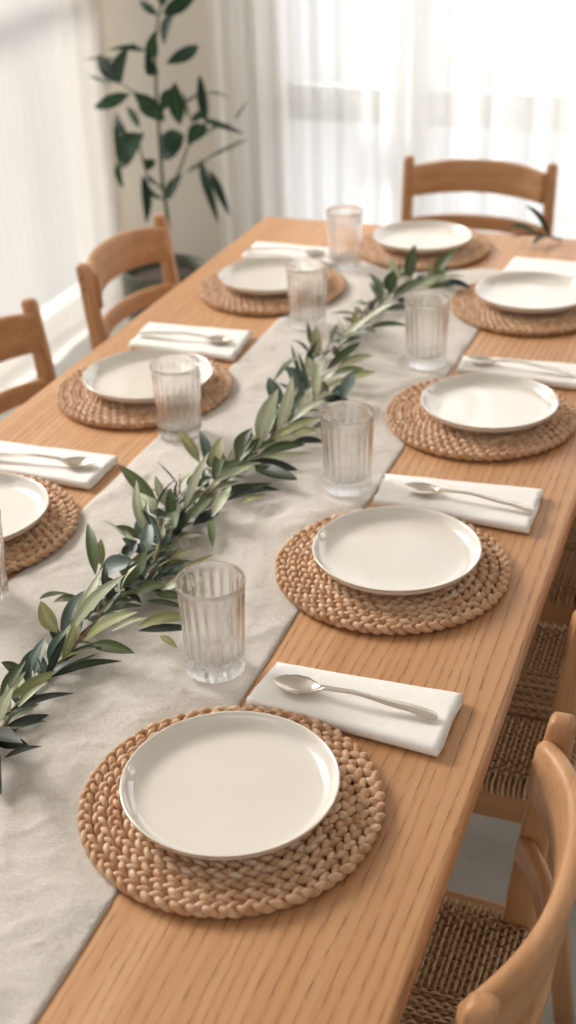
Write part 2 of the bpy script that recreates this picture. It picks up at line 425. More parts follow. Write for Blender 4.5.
def tinted(name, rough=.6, spec=.5, scale=0, back=None, trans=0):
    """base colour comes from the per-strand / per-leaf tint"""
    m, nt, out = nmat(name); p = principled(nt, out, Roughness=rough)
    p.inputs['Specular IOR Level'].default_value = spec
    at = N(nt, 'ShaderNodeAttribute', attribute_name='Tint'); c = at.outputs[0]
    mp = coords(nt, (250, 250, 250)); n1 = N(nt, 'ShaderNodeTexNoise', i_Scale=1.0, i_Detail=2.0); nt.links.new(mp.outputs[0], n1.inputs[0])
    r = ramp(nt, [(.3, (.82,.82,.82)), (.7, (1.0,1.0,1.0))]); nt.links.new(n1.outputs[0], r.inputs[0])
    c = mixc(nt, c, r.outputs[0], .6, 'MULTIPLY')
    if back:
        g = N(nt, 'ShaderNodeNewGeometry'); c = mixc(nt, c, srgb(*back), g.outputs['Backfacing'])
    nt.links.new(c, p.inputs['Base Color'])
    if trans:
        t = N(nt, 'ShaderNodeBsdfTranslucent'); nt.links.new(c, t.inputs[0])
        mx = N(nt, 'ShaderNodeMixShader', i_0=trans); nt.links.new(p.outputs[0], mx.inputs[1]); nt.links.new(t.outputs[0], mx.inputs[2]); nt.links.new(mx.outputs[0], out.inputs[0])
    bump(nt, n1.outputs[0], p, .2, .0005)
    return m
def plain(name, c, rough=.5, var=.04, scale=6, **kw):
    m, nt, out = nmat(name); p = principled(nt, out, Roughness=rough, **kw)
    mp = coords(nt, (scale,)*3); n1 = N(nt, 'ShaderNodeTexNoise', i_Scale=1.0, i_Detail=4.0); nt.links.new(mp.outputs[0], n1.inputs[0])
    lo = srgb(*[max(0, v*(1-var)) for v in c]); hi = srgb(*[min(255, v*(1+var)) for v in c])
    r = ramp(nt, [(.3, lo), (.7, hi)]); nt.links.new(n1.outputs[0], r.inputs[0]); nt.links.new(r.outputs[0], p.inputs['Base Color'])
    return m
def glass_mat(name, c=(1,1,1), ior=1.5, clear=.45):
    m, nt, out = nmat(name); g = N(nt, 'ShaderNodeBsdfGlass', i_Roughness=0.0, i_IOR=ior); g.inputs[0].default_value = (*c, 1)
    t = N(nt, 'ShaderNodeBsdfTransparent'); mx = N(nt, 'ShaderNodeMixShader', i_0=clear)
    nt.links.new(g.outputs[0], mx.inputs[1]); nt.links.new(t.outputs[0], mx.inputs[2]); nt.links.new(mx.outputs[0], out.inputs[0]); return m
def sheer(name, c, transp, transl, stripe=110):
    m, nt, out = nmat(name)
    d = N(nt, 'ShaderNodeBsdfDiffuse'); d.inputs[0].default_value = (*srgb(*c), 1)
    t = N(nt, 'ShaderNodeBsdfTranslucent'); t.inputs[0].default_value = (*srgb(*c), 1)
    tr = N(nt, 'ShaderNodeBsdfTransparent')
    m1 = N(nt, 'ShaderNodeMixShader', i_0=transl); nt.links.new(d.outputs[0], m1.inputs[1]); nt.links.new(t.outputs[0], m1.inputs[2])
    mp = coords(nt, (stripe, stripe, 3)); n1 = N(nt, 'ShaderNodeTexNoise', i_Scale=1.0, i_Detail=2.0); nt.links.new(mp.outputs[0], n1.inputs[0])
    mr = N(nt, 'ShaderNodeMapRange', i_1=.3, i_2=.7, i_3=transp-.05, i_4=transp+.05); nt.links.new(n1.outputs[0], mr.inputs[0])
    m2 = N(nt, 'ShaderNodeMixShader'); nt.links.new(mr.outputs[0], m2.inputs[0]); nt.links.new(m1.outputs[0], m2.inputs[1]); nt.links.new(tr.outputs[0], m2.inputs[2])
    nt.links.new(m2.outputs[0], out.inputs[0]); return m

WOOD_T = [(218, 170, 124), (196, 143, 97), (204, 153, 106), (148, 98, 60)]
M = dict(
    table=wood_table(),
    rail=wood('beech_rail', (210, 160, 114), (184, 132, 86), 'y'),
    post=wood('beech_post', (206, 154, 108), (178, 126, 80), 'z'),
    railx=wood('beech_crosspiece', (204, 156, 112), (180, 130, 88), 'x'),
    runner=linen('runner_linen', (216, 209, 199), (197, 188, 177), 900, bs=.5),
    napkin=linen('napkin_linen', (255, 252, 247), (247, 243, 236), 1100, bs=.2),
    braid=tinted('braided_seagrass', .5, .45),
    cord=tinted('paper_cord', .75, .2),
    leaf=tinted('olive_leaf', .42, .45, trans=.12),
    houseleaf=tinted('dark_glossless_leaf', .6, .25, trans=.08),
    bark=plain('olive_bark', (128, 106, 84), .8, .2, 120),
    stem=plain('green_stem', (70, 84, 52), .6, .15, 60),
    plate=plain('cream_glaze', (238, 230, 218), .3, .008, 10, **{'Coat Weight': 1.0, 'Coat Roughness': .03, 'Coat IOR': 2.3}),
    rim=plain('bare_clay_rim', (196, 168, 138), .4, .06, 60),
    glass=glass_mat('clear_glass', ior=1.46, clear=.32),
    pane=glass_mat('window_glass', (1,1,1), 1.45, .92),
    steel=plain('brushed_champagne_steel', (214, 204, 192), .24, .02, 40, Metallic=1.0),
    pot=plain('grey_green_stoneware', (84, 84, 72), .7, .08, 20),
    soil=plain('potting_soil', (60, 46, 36), .95, .3, 90),
    wall=plain('wall_paint', (232, 228, 221), .9, .01, 3),
    wallb=plain('wall_paint_warm', (206, 198, 184), .9, .01, 3),
    ceil=plain('ceiling_paint', (240, 238, 234), .9, .01, 3),
    frame=plain('window_frame_paint', (226, 224, 220), .5, .01, 3),
    screw=plain('screw_brass', (92, 66, 44), .5, .05, 50),
    sheer=sheer('sheer_voile', (248, 248, 247), .26, .60),
    drape=sheer('dense_voile', (212, 208, 203), .23, .16),
)
def floor_mat():
    m, nt, out = nmat('grey_floor'); p = principled(nt, out, Roughness=.55)
    mp = coords(nt, (3,3,3)); n = N(nt, 'ShaderNodeTexNoise', i_Scale=1.0, i_Detail=6.0); nt.links.new(mp.outputs[0], n.inputs[0])
    r = ramp(nt, [(.3, srgb(136, 134, 126)), (.7, srgb(156, 153, 145))]); nt.links.new(n.outputs[0], r.inputs[0])
    mv = coords(nt, (5,5,5)); v = N(nt, 'ShaderNodeTexVoronoi', feature='DISTANCE_TO_EDGE', i_Scale=1.0); nt.links.new(mv.outputs[0], v.inputs[0])
    rv = ramp(nt, [(0, (.72,.71,.7)), (.012, (1,1,1))]); nt.links.new(v.outputs[0], rv.inputs[0])
    nt.links.new(mixc(nt, r.outputs[0], rv.outputs[0], .5, 'MULTIPLY'), p.inputs['Base Color']); return m
M['floor'] = floor_mat()

# ------------------------------------------------------------------ the room
XL, XR, YB, YF, ZC = -2.36, 1.7, 4.45, -2.4, 2.85
mb = MB(); box(mb, XL-.15, XR+.15, YF, YB+.15, -.1, 0); tag(mb.build('floor', M['floor'], smooth=False), kind='structure')
mb = MB(); box(mb, XL-.15, XR+.15, YF, YB+.15, ZC, ZC+.1); tag(mb.build('ceiling', M['ceil'], smooth=False), kind='structure')
WX0, WX1, WZ0, WZ1 = -1.74, 1.3, .12, 2.66       # back window opening
mb = MB()
box(mb, XL-.15, WX0, YB, YB+.15, 0, ZC); box(mb, WX1, XR+.15, YB, YB+.15, 0, ZC)
box(mb, WX0, WX1, YB, YB+.15, 0, WZ0); box(mb, WX0, WX1, YB, YB+.15, WZ1, ZC)
tag(mb.build('wall_back', M['wallb'], smooth=False), kind='structure')
LY0, LY1, LZ0, LZ1 = .6, 4.36, .002, 2.7           # side window opening
mb = MB()
box(mb, XL-.15, XL, YF, LY0, 0, ZC); box(mb, XL-.15, XL, LY1, YB, 0, ZC)
box(mb, XL-.15, XL, LY0, LY1, 0, LZ0); box(mb, XL-.15, XL, LY0, LY1, LZ1, ZC)
tag(mb.build('wall_left', M['wall'], smooth=False), kind='structure')
mb = MB(); box(mb, XR, XR+.15, YF, YB, 0, ZC); tag(mb.build('wall_right', M['wall'], smooth=False), kind='structure')
mb = MB(); box(mb, XL, WX0-.0, YB-.015, YB, 0, .1); tag(mb.build('baseboard_back', M['frame'], smooth=False, bevel=.003), kind='structure')

def window(name, horizontal, a0, a1, z0, z1, c, stiles, rails, th=.06):
    fr = MB(); gl = MB()
    def bb(m, p0, p1, q0, q1, d0, d1):
        if horizontal: box(m, p0, p1, c+d0, c+d1, q0, q1)
        else: box(m, c+d0, c+d1, p0, p1, q0, q1)
    bb(fr, a0, a1, z0, z0+.07, 0, .07); bb(fr, a0, a1, z1-.07, z1, 0, .07)
    bb(fr, a0, a0+.07, z0+.07, z1-.07, 0, .07); bb(fr, a1-.07, a1, z0+.07, z1-.07, 0, .07)
    for s, w in stiles: bb(fr, s-w/2, s+w/2, z0+.07, z1-.07, .004, .066)
    for r, w in rails:
        xs = [a0+.07] + [v for s, ww in stiles for v in (s-ww/2, s+ww/2)] + [a1-.07]
        for i in range(0, len(xs), 2): bb(fr, xs[i], xs[i+1], r-w/2, r+w/2, .008, .062)
    bb(gl, a0+.07, a1-.07, z0+.07, z1-.07, .033, .037)
    o = tag(fr.build(name, M['frame'], smooth=False), kind='structure')
    gl.build('pane', M['pane'], o, smooth=False)
window('window_1', True, WX0, WX1, WZ0, WZ1, YB+.04, [(-1.20, .10), (-.42, .08), (.45, .10)], [(.735, .12), (1.62, .05)])
window('window_2', False, LY0, LY1, LZ0, LZ1, XL-.10, [(1.75, .08), (2.95, .08)], [(1.2, .05)])

# ------------------------------------------------------------------ curtains
def curtain(name, horiz, a0, a1, c, z0, z1, folds, amp, mat, seed, label, gather=0.0):
    rnd = random.Random(seed); nu = 40*max(2, int((a1-a0)*5)); nz = 14; mbx = MB()
    ph = [rnd.uniform(0, 6.28) for _ in range(6)]; vs = []; fs = []
    for j in range(nz+1):
        t = j/nz; z = z0 + (z1-z0)*t
        for i in range(nu+1):
            u = i/nu
            a = a0 + (a1-a0)*u
            w = amp*(math.sin(2*PI*folds*u + ph[0] + .25*math.sin(3*t+ph[1])) + .45*math.sin(2*PI*folds*1.73*u + ph[2] + .3*t) + .3*math.sin(2*PI*folds*.37*u + ph[3]))
            w *= (.75 + .5*noise.noise(Vector((u*folds*.4, t*1.1, seed))))
            a += .35*amp*math.cos(2*PI*folds*u + ph[4])
            vs.append((a, c+w, z) if horiz else (c+w, a, z))
    for j in range(nz):
        for i in range(nu):
            k = j*(nu+1)+i; fs.append((k, k+1, k+nu+2, k+nu+1))
    mbx.add(vs, fs); o = mbx.build(name, mat); return tag(o, label, 'curtain')
curtain('sheer_curtain', True, -1.90, -1.17, YB-.085, .012, 2.78, 9, .018, M['sheer'], 1, 'sheer white curtain beside the plain wall strip, left of the window post')
curtain('sheer_curtain', True, -1.22, .25, YB-.17, .012, 2.78, 12, .016, M['sheer'], 2, 'sheer white curtain directly behind the chair at the head of the table')
curtain('sheer_curtain', False, -1.2, 4.22, XL+.10, .012, 2.78, 9, .010, M['drape'], 3, 'off-white voile curtain hanging along the left wall behind the left chairs')

# ------------------------------------------------------------------ table
TX0, TX1, TY0, TY1 = -1.203, -.204, .12, 3.064
tab = tag(empty('dining_table', ((TX0+TX1)/2, (TY0+TY1)/2, 0)), 'long light oak dining table laid for a meal', 'table')
hx, hy = (TX1-TX0)/2, (TY1-TY0)/2
mb = MB(); box(mb, -hx, hx, -hy, hy, T-.032, T); kid(mb.build('tabletop', M['table'], tab, bevel=.007, seg=4))
mb = MB()
for s in (-1, 1):
    box(mb, -hx+.14, hx-.14, s*(hy-.12)-.011, s*(hy-.12)+.011, T-.10, T-.033)
    box(mb, s*(hx-.13)-.011, s*(hx-.13)+.011, -hy+.14, hy-.14, T-.10, T-.033)
mb.build('apron', M['rail'], tab, smooth=False)
for sx in (-1, 1):
    for sy in (-1, 1):
        mb = MB(); x, y = sx*(hx-.075), sy*(hy-.075)
        vs = []
        for z, h in ((0, .022), (T-.033, .036)):
            vs += [(x-h,y-h,z),(x+h,y-h,z),(x+h,y+h,z),(x-h,y+h,z)]
        mb.add(vs, [(0,3,2,1),(4,5,6,7),(0,1,5,4),(1,2,6,5),(2,3,7,6),(3,0,4,7)])
        mb.build('leg', M['post'], tab, bevel=.006)

# ------------------------------------------------------------------ runner
PRESS = [(-.44,.957,.166),(-.41,1.468,.166),(-.404,1.99,.175),(-.43,2.556,.175),(-.739,2.885,.175),(-1.0385,1.3985,.166),(-1.0085,1.937,.172),(-.981,2.522,.175),(-.5525,1.1829,.037),(-.5433,1.6835,.037),(-.554,2.1995,.037),(-.8713,1.7865,.037),(-.8328,2.3294,.037),(-.8778,2.7147,.037)]
def runner():
    x0, x1, y0, y1 = -.905, -.500, .30, 2.765
    nx, ny = 82, 490; top = []
    rnd = random.Random(5)
    mbx = MB(); vs = []
    def h(x, y):
        return hh(x, y) if abs(x+.715) > .14 else min(hh(x, y), .0052)
    def hh(x, y):
        w = noise.noise(Vector((x*7+3, y*4.5, 1))) * .0030
        w += abs(noise.noise(Vector((x*5 + y*4, y*9 - x*6, 4)))) ** .8 * .0040
        w += max(0, .32 - abs(noise.noise(Vector((x*7 - y*5 + 3, y*10 + x*6, 9)))))**1.5 * .020
        w += max(0, .25 - abs(noise.noise(Vector((x*13 + y*9, y*15 - x*11, 5)))))**1.5 * .014
        w += noise.noise(Vector((x*16 - y*9, y*26 + x*12, 9))) * .0018
        w += noise.noise(Vector((x*30 + y*13, y*45 - x*17, 2))) * .0010
        p = 0
        for mx, my, mr in PRESS:
            dd = math.hypot(x-mx, y-my); p = max(p, min(1, max(0, (mr + .025 - dd)/.022)))
        return (1-p)*max(0, .0022 + w) + p*.0004
    for j in range(ny+1):
        for i in range(nx+1):
            u = i/nx; v = j/ny
            x = x0+(x1-x0)*u; y = y0+(y1-y0)*v
            e = min(u, 1-u)*(x1-x0)
            wob = .004*noise.noise(Vector((3, y*2.2, 0))) + .0025*noise.noise(Vector((8, y*9, 0)))
            xx = x + wob*(1 if u > .5 else -1)*max(0, 1-e/.05)
            yy = y + .004*noise.noise(Vector((x*8, 5, 0)))*(v > .9)
            k = min(1, e/.02); hem = .0012 if e < .012 else 0
            vs.append((xx, yy, T + .0010 + h(x, y)*k + hem*(1 if h(x, y) > .0006 else 0)))
    n = len(vs); fs = []
    for j in range(ny):
        for i in range(nx):
            a = j*(nx+1)+i; fs.append((a, a+1, a+nx+2, a+nx+1))
    low = []
    ring = [i for i in range(nx+1)] + [j*(nx+1)+nx for j in range(1, ny+1)] + [ny*(nx+1)+i for i in range(nx-1, -1, -1)] + [j*(nx+1) for j in range(ny-1, 0, -1)]
    for k, i in enumerate(ring): low.append((vs[i][0], vs[i][1], T+.0002))
    vs2 = vs + low; m = len(ring)
    for k in range(m):
        l = (k+1) % m; fs.append((ring[k], n+k, n+l, ring[l]))
    mbx.add(vs2, fs)
    o = mbx.build('table_runner', M['runner']); return tag(o, 'rumpled pale linen runner lying down the middle of the table', 'table runner')
runner()

# ------------------------------------------------------------------ braided placemats
def mat_mesh():
    mbx = MB(); rnd = random.Random(21); rings = 11; pitch = .0149
    cols = [srgb(*c) for c in ((216,174,136),(206,160,120),(228,192,156),(196,148,108),(236,208,178),(176,130,92))]
    for k in range(rings):
        R = .1530 - k*pitch
        if R < .006: break
        nper = max(2, round(2*PI*R/.047)); seg = nper*18
        for s in range(3):
            pts = []; rad = []
            base = rnd.choice(cols)
            for i in range(seg):
                a = 2*PI*i/seg; th = nper*a + 2*PI*s/3
                nz = noise.noise(Vector((math.cos(a)*R*60, math.sin(a)*R*60, k*3+s)))
                r = R + .0046*math.sin(th) + nz*.0008
                z = .0072 + .0034*math.sin(2*th) + nz*.0005
                pts.append((r*math.cos(a), r*math.sin(a), z)); rad.append(.0047*(1 + .12*nz + .20*math.sin(2*th)))
            n0 = len(mbx.v)
            tube(mbx, pts, rad, 7, closed=True, flat=.72)
            # tint drifts along the strand
            for i in range(seg):
                f = .5 + .5*noise.noise(Vector((i*.23, s*7.1, k*3.3)))
                ca = cols[int(f*5.99)] ; q = noise.noise(Vector((i*.05, s, k)))
                for j in range(7): mbx.c[n0+i*7+j] = tuple(base[x]*.45 + ca[x]*.55 for x in range(3))
    return mbx
mat_proto = mat_mesh().build('placemat', M['braid'], colors=True)
MAT_LO = min(v.co.z for v in mat_proto.data.vertices); MAT_HI = max(v.co.z for v in mat_proto.data.vertices)
MATS = {   # x, y, scale x, scale y, label
 'R1': (-.4407, .958, 1.0, 1.0, 'round braided placemat nearest the camera, at the bottom of the photo'),
 'R2': (-.4105, 1.468, 1.0, 1.0, 'round braided placemat second from the near end on the right side'),
 'R3': (-.4040, 1.990, 1.0, 1.04, 'round braided placemat third from the near end on the right side'),
 'R4': (-.4285, 2.556, 1.0, 1.05, 'round braided placemat farthest along the right side, cut by the photo edge'),
 'H':  (-.7390, 2.885, .97, 1.05, 'round braided placemat at the far head of the table before the empty chair'),
 'L1': (-1.0385, 1.3985, 1.0, 1.0, 'round braided placemat cut off by the left edge of the photo'),
 'L2': (-1.0085, 1.937, .98, 1.04, 'round braided placemat in the middle of the left side, behind a glass'),
 'L3': (-.9810, 2.522, .98, 1.05, 'round braided placemat farthest along the left side'),
}
first = True
for i, (k, (x, y, sx, sy, lab)) in enumerate(MATS.items()):
    o = mat_proto if first else mat_proto.copy()
    if not first: COL.objects.link(o)
    first = False
    o.location = (x, y, T + .0018 - MAT_LO*.92); o.rotation_euler = (0, 0, 0); o.scale = (sx, sy, .92)
    if abs(sx-sy) < .01: o.rotation_euler = (0, 0, i*1.1)
    tag(o, lab, 'placemat', 'braided placemats around the table')

# ------------------------------------------------------------------ plates
def plate_mesh():
    mbx = MB()
    prof = [(.001, .0015), (.066, .0015), (.068, 0), (.072, 0), (.074, .002), (.090, .005), (.104, .0105), (.1115, .0165), (.1142, .0215), (.1147, .0232), (.1143, .0243), (.1132, .0246), (.1120, .0240),
            (.1098, .0200), (.1060, .0145), (.1010, .0105), (.0950, .0088), (.0850, .0080), (.05, .0077), (.001, .0076)]
    mi = [0]*8 + [1, 1] + [0]*9
    lathe(mbx, prof, 112, mi); return mbx
plate_proto = plate_mesh().build('dinner_plate', [M['plate'], M['rim']])
PLATES = {
 'R1': (-.4401, .9598, 1.0, 'large cream plate nearest the camera'),
 'R2': (-.4053, 1.4725, 1.0, 'cream plate below the second spoon from the near end on the right side'),
 'R3': (-.3899, 1.9894, 1.0, 'cream plate reflecting the window, third from the near end on the right side'),
 'R4': (-.4228, 2.5590, 1.02, 'cream plate cut by the right edge of the photo'),
 'H':  (-.7395, 2.8750, 1.0, 'cream plate before the chair at the far head of the table'),
 'L1': (-1.030, 1.3985, 1.0, 'cream plate cut by the left edge of the photo'),
 'L2': (-.9985, 1.9372, 1.02, 'cream plate in the middle of the left side, partly hidden by a glass'),
 'L3': (-.9800, 2.5200, 1.0, 'cream plate farthest along the left side of the table'),
}
first = True
for k, (x, y, s, lab) in PLATES.items():
    o = plate_proto if first else plate_proto.copy()
    if not first: COL.objects.link(o)
    first = False
    o.location = (x, y-.003, T + .0020 + (MAT_HI - MAT_LO)*.92); o.scale = (s, s, 1); tag(o, lab, 'plate', 'cream plates on the placemats')

# ------------------------------------------------------------------ glasses
def glass_mesh():
    mbx = MB(); nf = 20
    def rad(i, a, r, z):
        outer = i <= 12
        if outer:
            if .030 < z < .1195:
                k = min(1, (z-.030)/.006, (.1195-z)/.010)
                return r - .0013*k*abs(math.cos(nf*a/2))**.7*1.0
            if z <= .030 and z > .001:
                k = min(1, z/.004, (.031-z)/.004)
                return r + .0014*k*math.cos(nf*a)
        else:
            if .019 < z < .112:
                k = min(1, (z-.019)/.006, (.112-z)/.016); return r + .0009*k*math.cos(nf*a)
        return r
    prof = [(.0005, .0006), (.0300, .0), (.0330, .0012), (.0349, .004), (.0355, .012), (.0350, .0155), (.0356, .020), (.0362, .028), (.0370, .034), (.0385, .070), (.0402, .108), (.0412, .120), (.04185, .1285),
            (.0413, .1298), (.0403, .1290), (.0396, .120), (.0385, .106), (.0367, .070), (.0349, .040), (.0330, .029), (.0290, .0235), (.0200, .0205), (.0100, .0185), (.0005, .0180)]
    lathe(mbx, prof, 160, None, rad); return mbx
glass_proto = glass_mesh().build('drinking_glass', M['glass'])
GL = [(-.5525, 1.1829, 'fluted clear glass nearest the camera beside the garland'),
      (-.5433, 1.6835, 'fluted clear glass left of the second napkin from the near end on the right side'),
      (-.5540, 2.1995, 'fluted clear glass on the right of the garland, farthest of the three there'),
      (-.8713, 1.7865, 'fluted clear glass in front of the placemat in the middle of the left side'),
      (-.8328, 2.3294, 'fluted clear glass in front of the farthest placemat on the left side'),
      (-.8778, 2.7147, 'fluted clear glass left of the placemat at the far head of the table'),
      (-.9160, 1.2350, 'fluted clear glass cut off by the left edge of the photo')]
for i, (x, y, lab) in enumerate(GL):
    o = glass_proto if i == 0 else glass_proto.copy()
    if i: COL.objects.link(o)
    o.location = (x, y, T + .0016); o.rotation_euler = (0, 0, i*.7); tag(o, lab, 'glass', 'fluted clear drinking glasses')

# ------------------------------------------------------------------ napkins
def napkin(c, lab, seed, h=.0135):
    """c: near-left, near-right, far-right, far-left corners; a strip of cloth folded in four layers"""
    mbx = MB(); cx = sum(p[0] for p in c)/4; cy = sum(p[1] for p in c)/4
    path = []
    def arc(v, z0, z1, side, n=5):
        r = (z1-z0)/2
        return [(v + side*abs(r)*1.3*math.sin(PI*k/n)/.11, (z0+z1)/2 - r*math.cos(PI*k/n)) for k in range(n+1)]
    l0, l1, l2, l3 = .0011, h*.36, h*.64, h-.0011
    path += [(v, l2) for v in (.16, .3, .5, .7, .85, .95)]
    path += arc(.965, l2, l1, 1)[1:]
    path += [(v, l1) for v in (.85, .6, .4, .2, .10)]
    path += arc(.06, l1, l0, -1)[1:]
    path += [(v, l0) for v in (.2, .4, .6, .8, .93)]
    path += [(1.0, l0+.0006), (1.012, h*.3), (1.012, h*.62), (.998, l3-.0006)]
    path += [(v, l3) for v in (.96, .88, .75, .6, .45, .3, .18, .10, .05)]
    path += [(.012, l3-.0012), (-.006, h*.62), (-.006, h*.34), (.008, l0+.0004), (.03, l0)]
    nu = 26; vs = []; fs = []; m = len(path)
    for i in range(nu+1):
        u = i/nu
        for j, (v, z) in enumerate(path):
            a = Vector(c[0])*(1-u) + Vector(c[1])*u; b = Vector(c[3])*(1-u) + Vector(c[2])*u
            p = a*(1-v) + b*v
            p += Vector((1, 0))*(.0035*noise.noise(Vector((j*.5, seed, 1))) if i in (0, nu) else 0)
            w = noise.noise(Vector((u*4, v*2.5, seed)))*.0011 + noise.noise(Vector((u*9, v*6, seed+7)))*.0006
            top = z/h
            vs.append((p.x - cx, p.y - cy, z + w*top*1.2 + .0008*top*noise.noise(Vector((u*3, seed, 2)))))
    for i in range(nu):
        for j in range(m-1):
            a = i*m+j; fs.append((a, a+1, a+m+1, a+m))
    mbx.add(vs, fs); o = mbx.build('napkin', M['napkin'])
    s = o.modifiers.new('cloth', 'SOLIDIFY'); s.thickness = .0016; s.offset = 0
    o.location = (cx, cy, T + .0016)
    return tag(o, lab, 'napkin', 'folded white linen napkins')
G = 'folded white linen napkin '
napkin([(-.489,1.123),(-.254,1.102),(-.252,1.209),(-.480,1.203)], G+'nearest the camera, under the nearest spoon', 1)
napkin([(-.488,1.638),(-.252,1.622),(-.254,1.742),(-.494,1.724)], G+'right of the second glass from the near end', 2)
napkin([(-.487,2.169),(-.262,2.154),(-.262,2.250),(-.490,2.232)], G+'beyond the third plate on the right side', 3)
napkin([(-.520,2.742),(-.275,2.728),(-.270,2.840),(-.515,2.845)], G+'without a spoon, beyond the plate cut by the right edge', 4)
napkin([(-1.150,1.566),(-.926,1.562),(-.926,1.662),(-1.155,1.655)], G+'at the left edge of the photo', 5)
napkin([(-1.130,2.120),(-.908,2.112),(-.922,2.246),(-1.141,2.235)], G+'beyond the middle placemat on the left side', 6)
napkin([(-1.123,2.699),(-.900,2.697),(-.905,2.800),(-1.128,2.806)], G+'farthest along the left side of the table', 7)

# ------------------------------------------------------------------ spoons
def spoon_mesh():
    mbx = MB(); n = 56; m = 12; Ln = .2
    def lerp(tab, s):
        for (a, va), (b, vb) in zip(tab, tab[1:]):
            if s <= b:
                t = (s-a)/(b-a); t = t*t*(3-2*t); return va + (vb-va)*t
        return tab[-1][1]
    W = [(0, .0008), (.02, .0078), (.06, .0134), (.12, .0176), (.18, .0174), (.24, .0120), (.28, .0060), (.32, .0040), (.5, .0040), (.8, .0068), (.93, .0086), (.975, .0080), (.992, .0058), (1, .0022)]
    Z = [(0, .0078), (.14, .0072), (.26, .0078), (.34, .0115), (.5, .0135), (.8, .0090), (1, .0045)]
    D = [(0, 0), (.05, .0028), (.14, .0062), (.22, .0048), (.30, 0), (1, 0)]
    TH = [(0, .0012), (.25, .0014), (.32, .0030), (.8, .0024), (1, .0018)]
    ss = [0, .006, .014] + [i/n for i in range(2, n-1)] + [.986, .995, 1]
    vs = []; fs = []
    for s in ss:
        w, z, d, th = lerp(W, s), lerp(Z, s), lerp(D, s), lerp(TH, s)
        ring = []
        for j in range(m+1):
            t = -1 + 2*j/m; ring.append((s*Ln, w*t, z - d*(1-t*t) + (th*.35*(1-t*t) if s > .3 else 0)))
        for j in range(m-1, 0, -1):
            t = -1 + 2*j/m; ring.append((s*Ln, w*t*.99, z - d*(1-t*t) - th*(1-t*t)**.5))
        vs += ring
    k = 2*m
    for i in range(len(ss)-1):
        for j in range(k): fs.append((i*k+j, (i+1)*k+j, (i+1)*k+(j+1) % k, i*k+(j+1) % k))
    fs.append(tuple(range(k))); fs.append(tuple((len(ss)-1)*k+j for j in range(k))[::-1])
    mbx.add(vs, fs); return mbx
sp_proto = spoon_mesh().build('spoon', M['steel'])
SP = [(-.467,1.158, -.268,1.150, 'silver spoon on the napkin nearest the camera'),
      (-.453,1.680, -.267,1.664, 'silver spoon on the napkin right of the second glass from the near end'),
      (-.480,2.204, -.286,2.187, 'silver spoon on the napkin beyond the third plate on the right side'),
      (-.938,1.612, -1.12,1.590, 'silver spoon on the napkin at the left edge of the photo'),
      (-.929,2.168, -1.118,2.160, 'silver spoon on the napkin beyond the middle placemat on the left side'),
      (-.93,2.742, -1.11,2.722, 'silver spoon on the farthest napkin along the left side')]
for i, (bx, by, hx_, hy_, lab) in enumerate(SP):
    o = sp_proto if i == 0 else sp_proto.copy()
    if i: COL.objects.link(o)
    o.location = (bx, by, T + .0158); o.rotation_euler = (0, 0, math.atan2(hy_-by, hx_-bx))
    tag(o, lab, 'spoon', 'silver spoons on the napkins')

# ------------------------------------------------------------------ chairs
def seat_weave():
    mbx = MB(); rnd = random.Random(4); X0, X1, Y = -.226, .205, .213; zt, zb = .452, .424
    cl = [srgb(*c) for c in ((214,184,146),(200,168,130),(222,194,160))]; cd = [srgb(*c) for c in ((172,138,104),(156,122,90),(182,150,116))]
    def prof(t, half, top, bot):
        return None
    n = 56
    for i in range(n):                       # cords wound over the two side rails
        x = X0 + .004 + (X1-X0-.008)*i/(n-1) + rnd.uniform(-.0006, .0006); pts = []
        K = 44; Yc = .186 if x < -.186 else Y
        for k in range(K+1):
            y = -Yc + 2*Yc*k/K; mid = abs(y) < .062
            z = zt + .0022*math.cos(k*PI + i*PI) - (.0042 if mid else 0) - .006*(abs(y)/Y)**8
            pts.append((x, y, z))
        pts += [(x, Yc+.003, zt-.012), (x, Yc+.002, zb+.004), (x, Yc-.004, zb)]
        pts += [(x, y, zb) for y in (Yc*.5, 0, -Yc*.5)]
        pts += [(x, -Yc+.004, zb), (x, -Yc-.002, zb+.004), (x, -Yc-.003, zt-.012)]
        tube(mbx, pts, .0025, 5, closed=True, col=rnd.choice(cl))
    m = 66
    for j in range(m):                       # cross cords
        y = -Y + .018 + (2*Y-.036)*j/(m-1); K = 2*n
        mid = abs(y) < .062; pts = []
        for k in range(K+1):
            x = X0 + (X1-X0)*k/K
            z = zt - .0012 + .0022*math.cos(k*PI/2 + j*PI) + (.0024 if mid else -.0006)
            if k in (0, K): z -= .004
            pts.append((x, y + rnd.uniform(-.0004, .0004), z))
        pts += [(X1+.004, y, zt-.012), (X1+.002, y, zb)]
        pts = [(X0-.002, y, zb), (X0-.004, y, zt-.012)] + pts
        tube(mbx, pts, .0023, 5, col=rnd.choice(cl if (mid and j % 3) else cd))
    return mbx
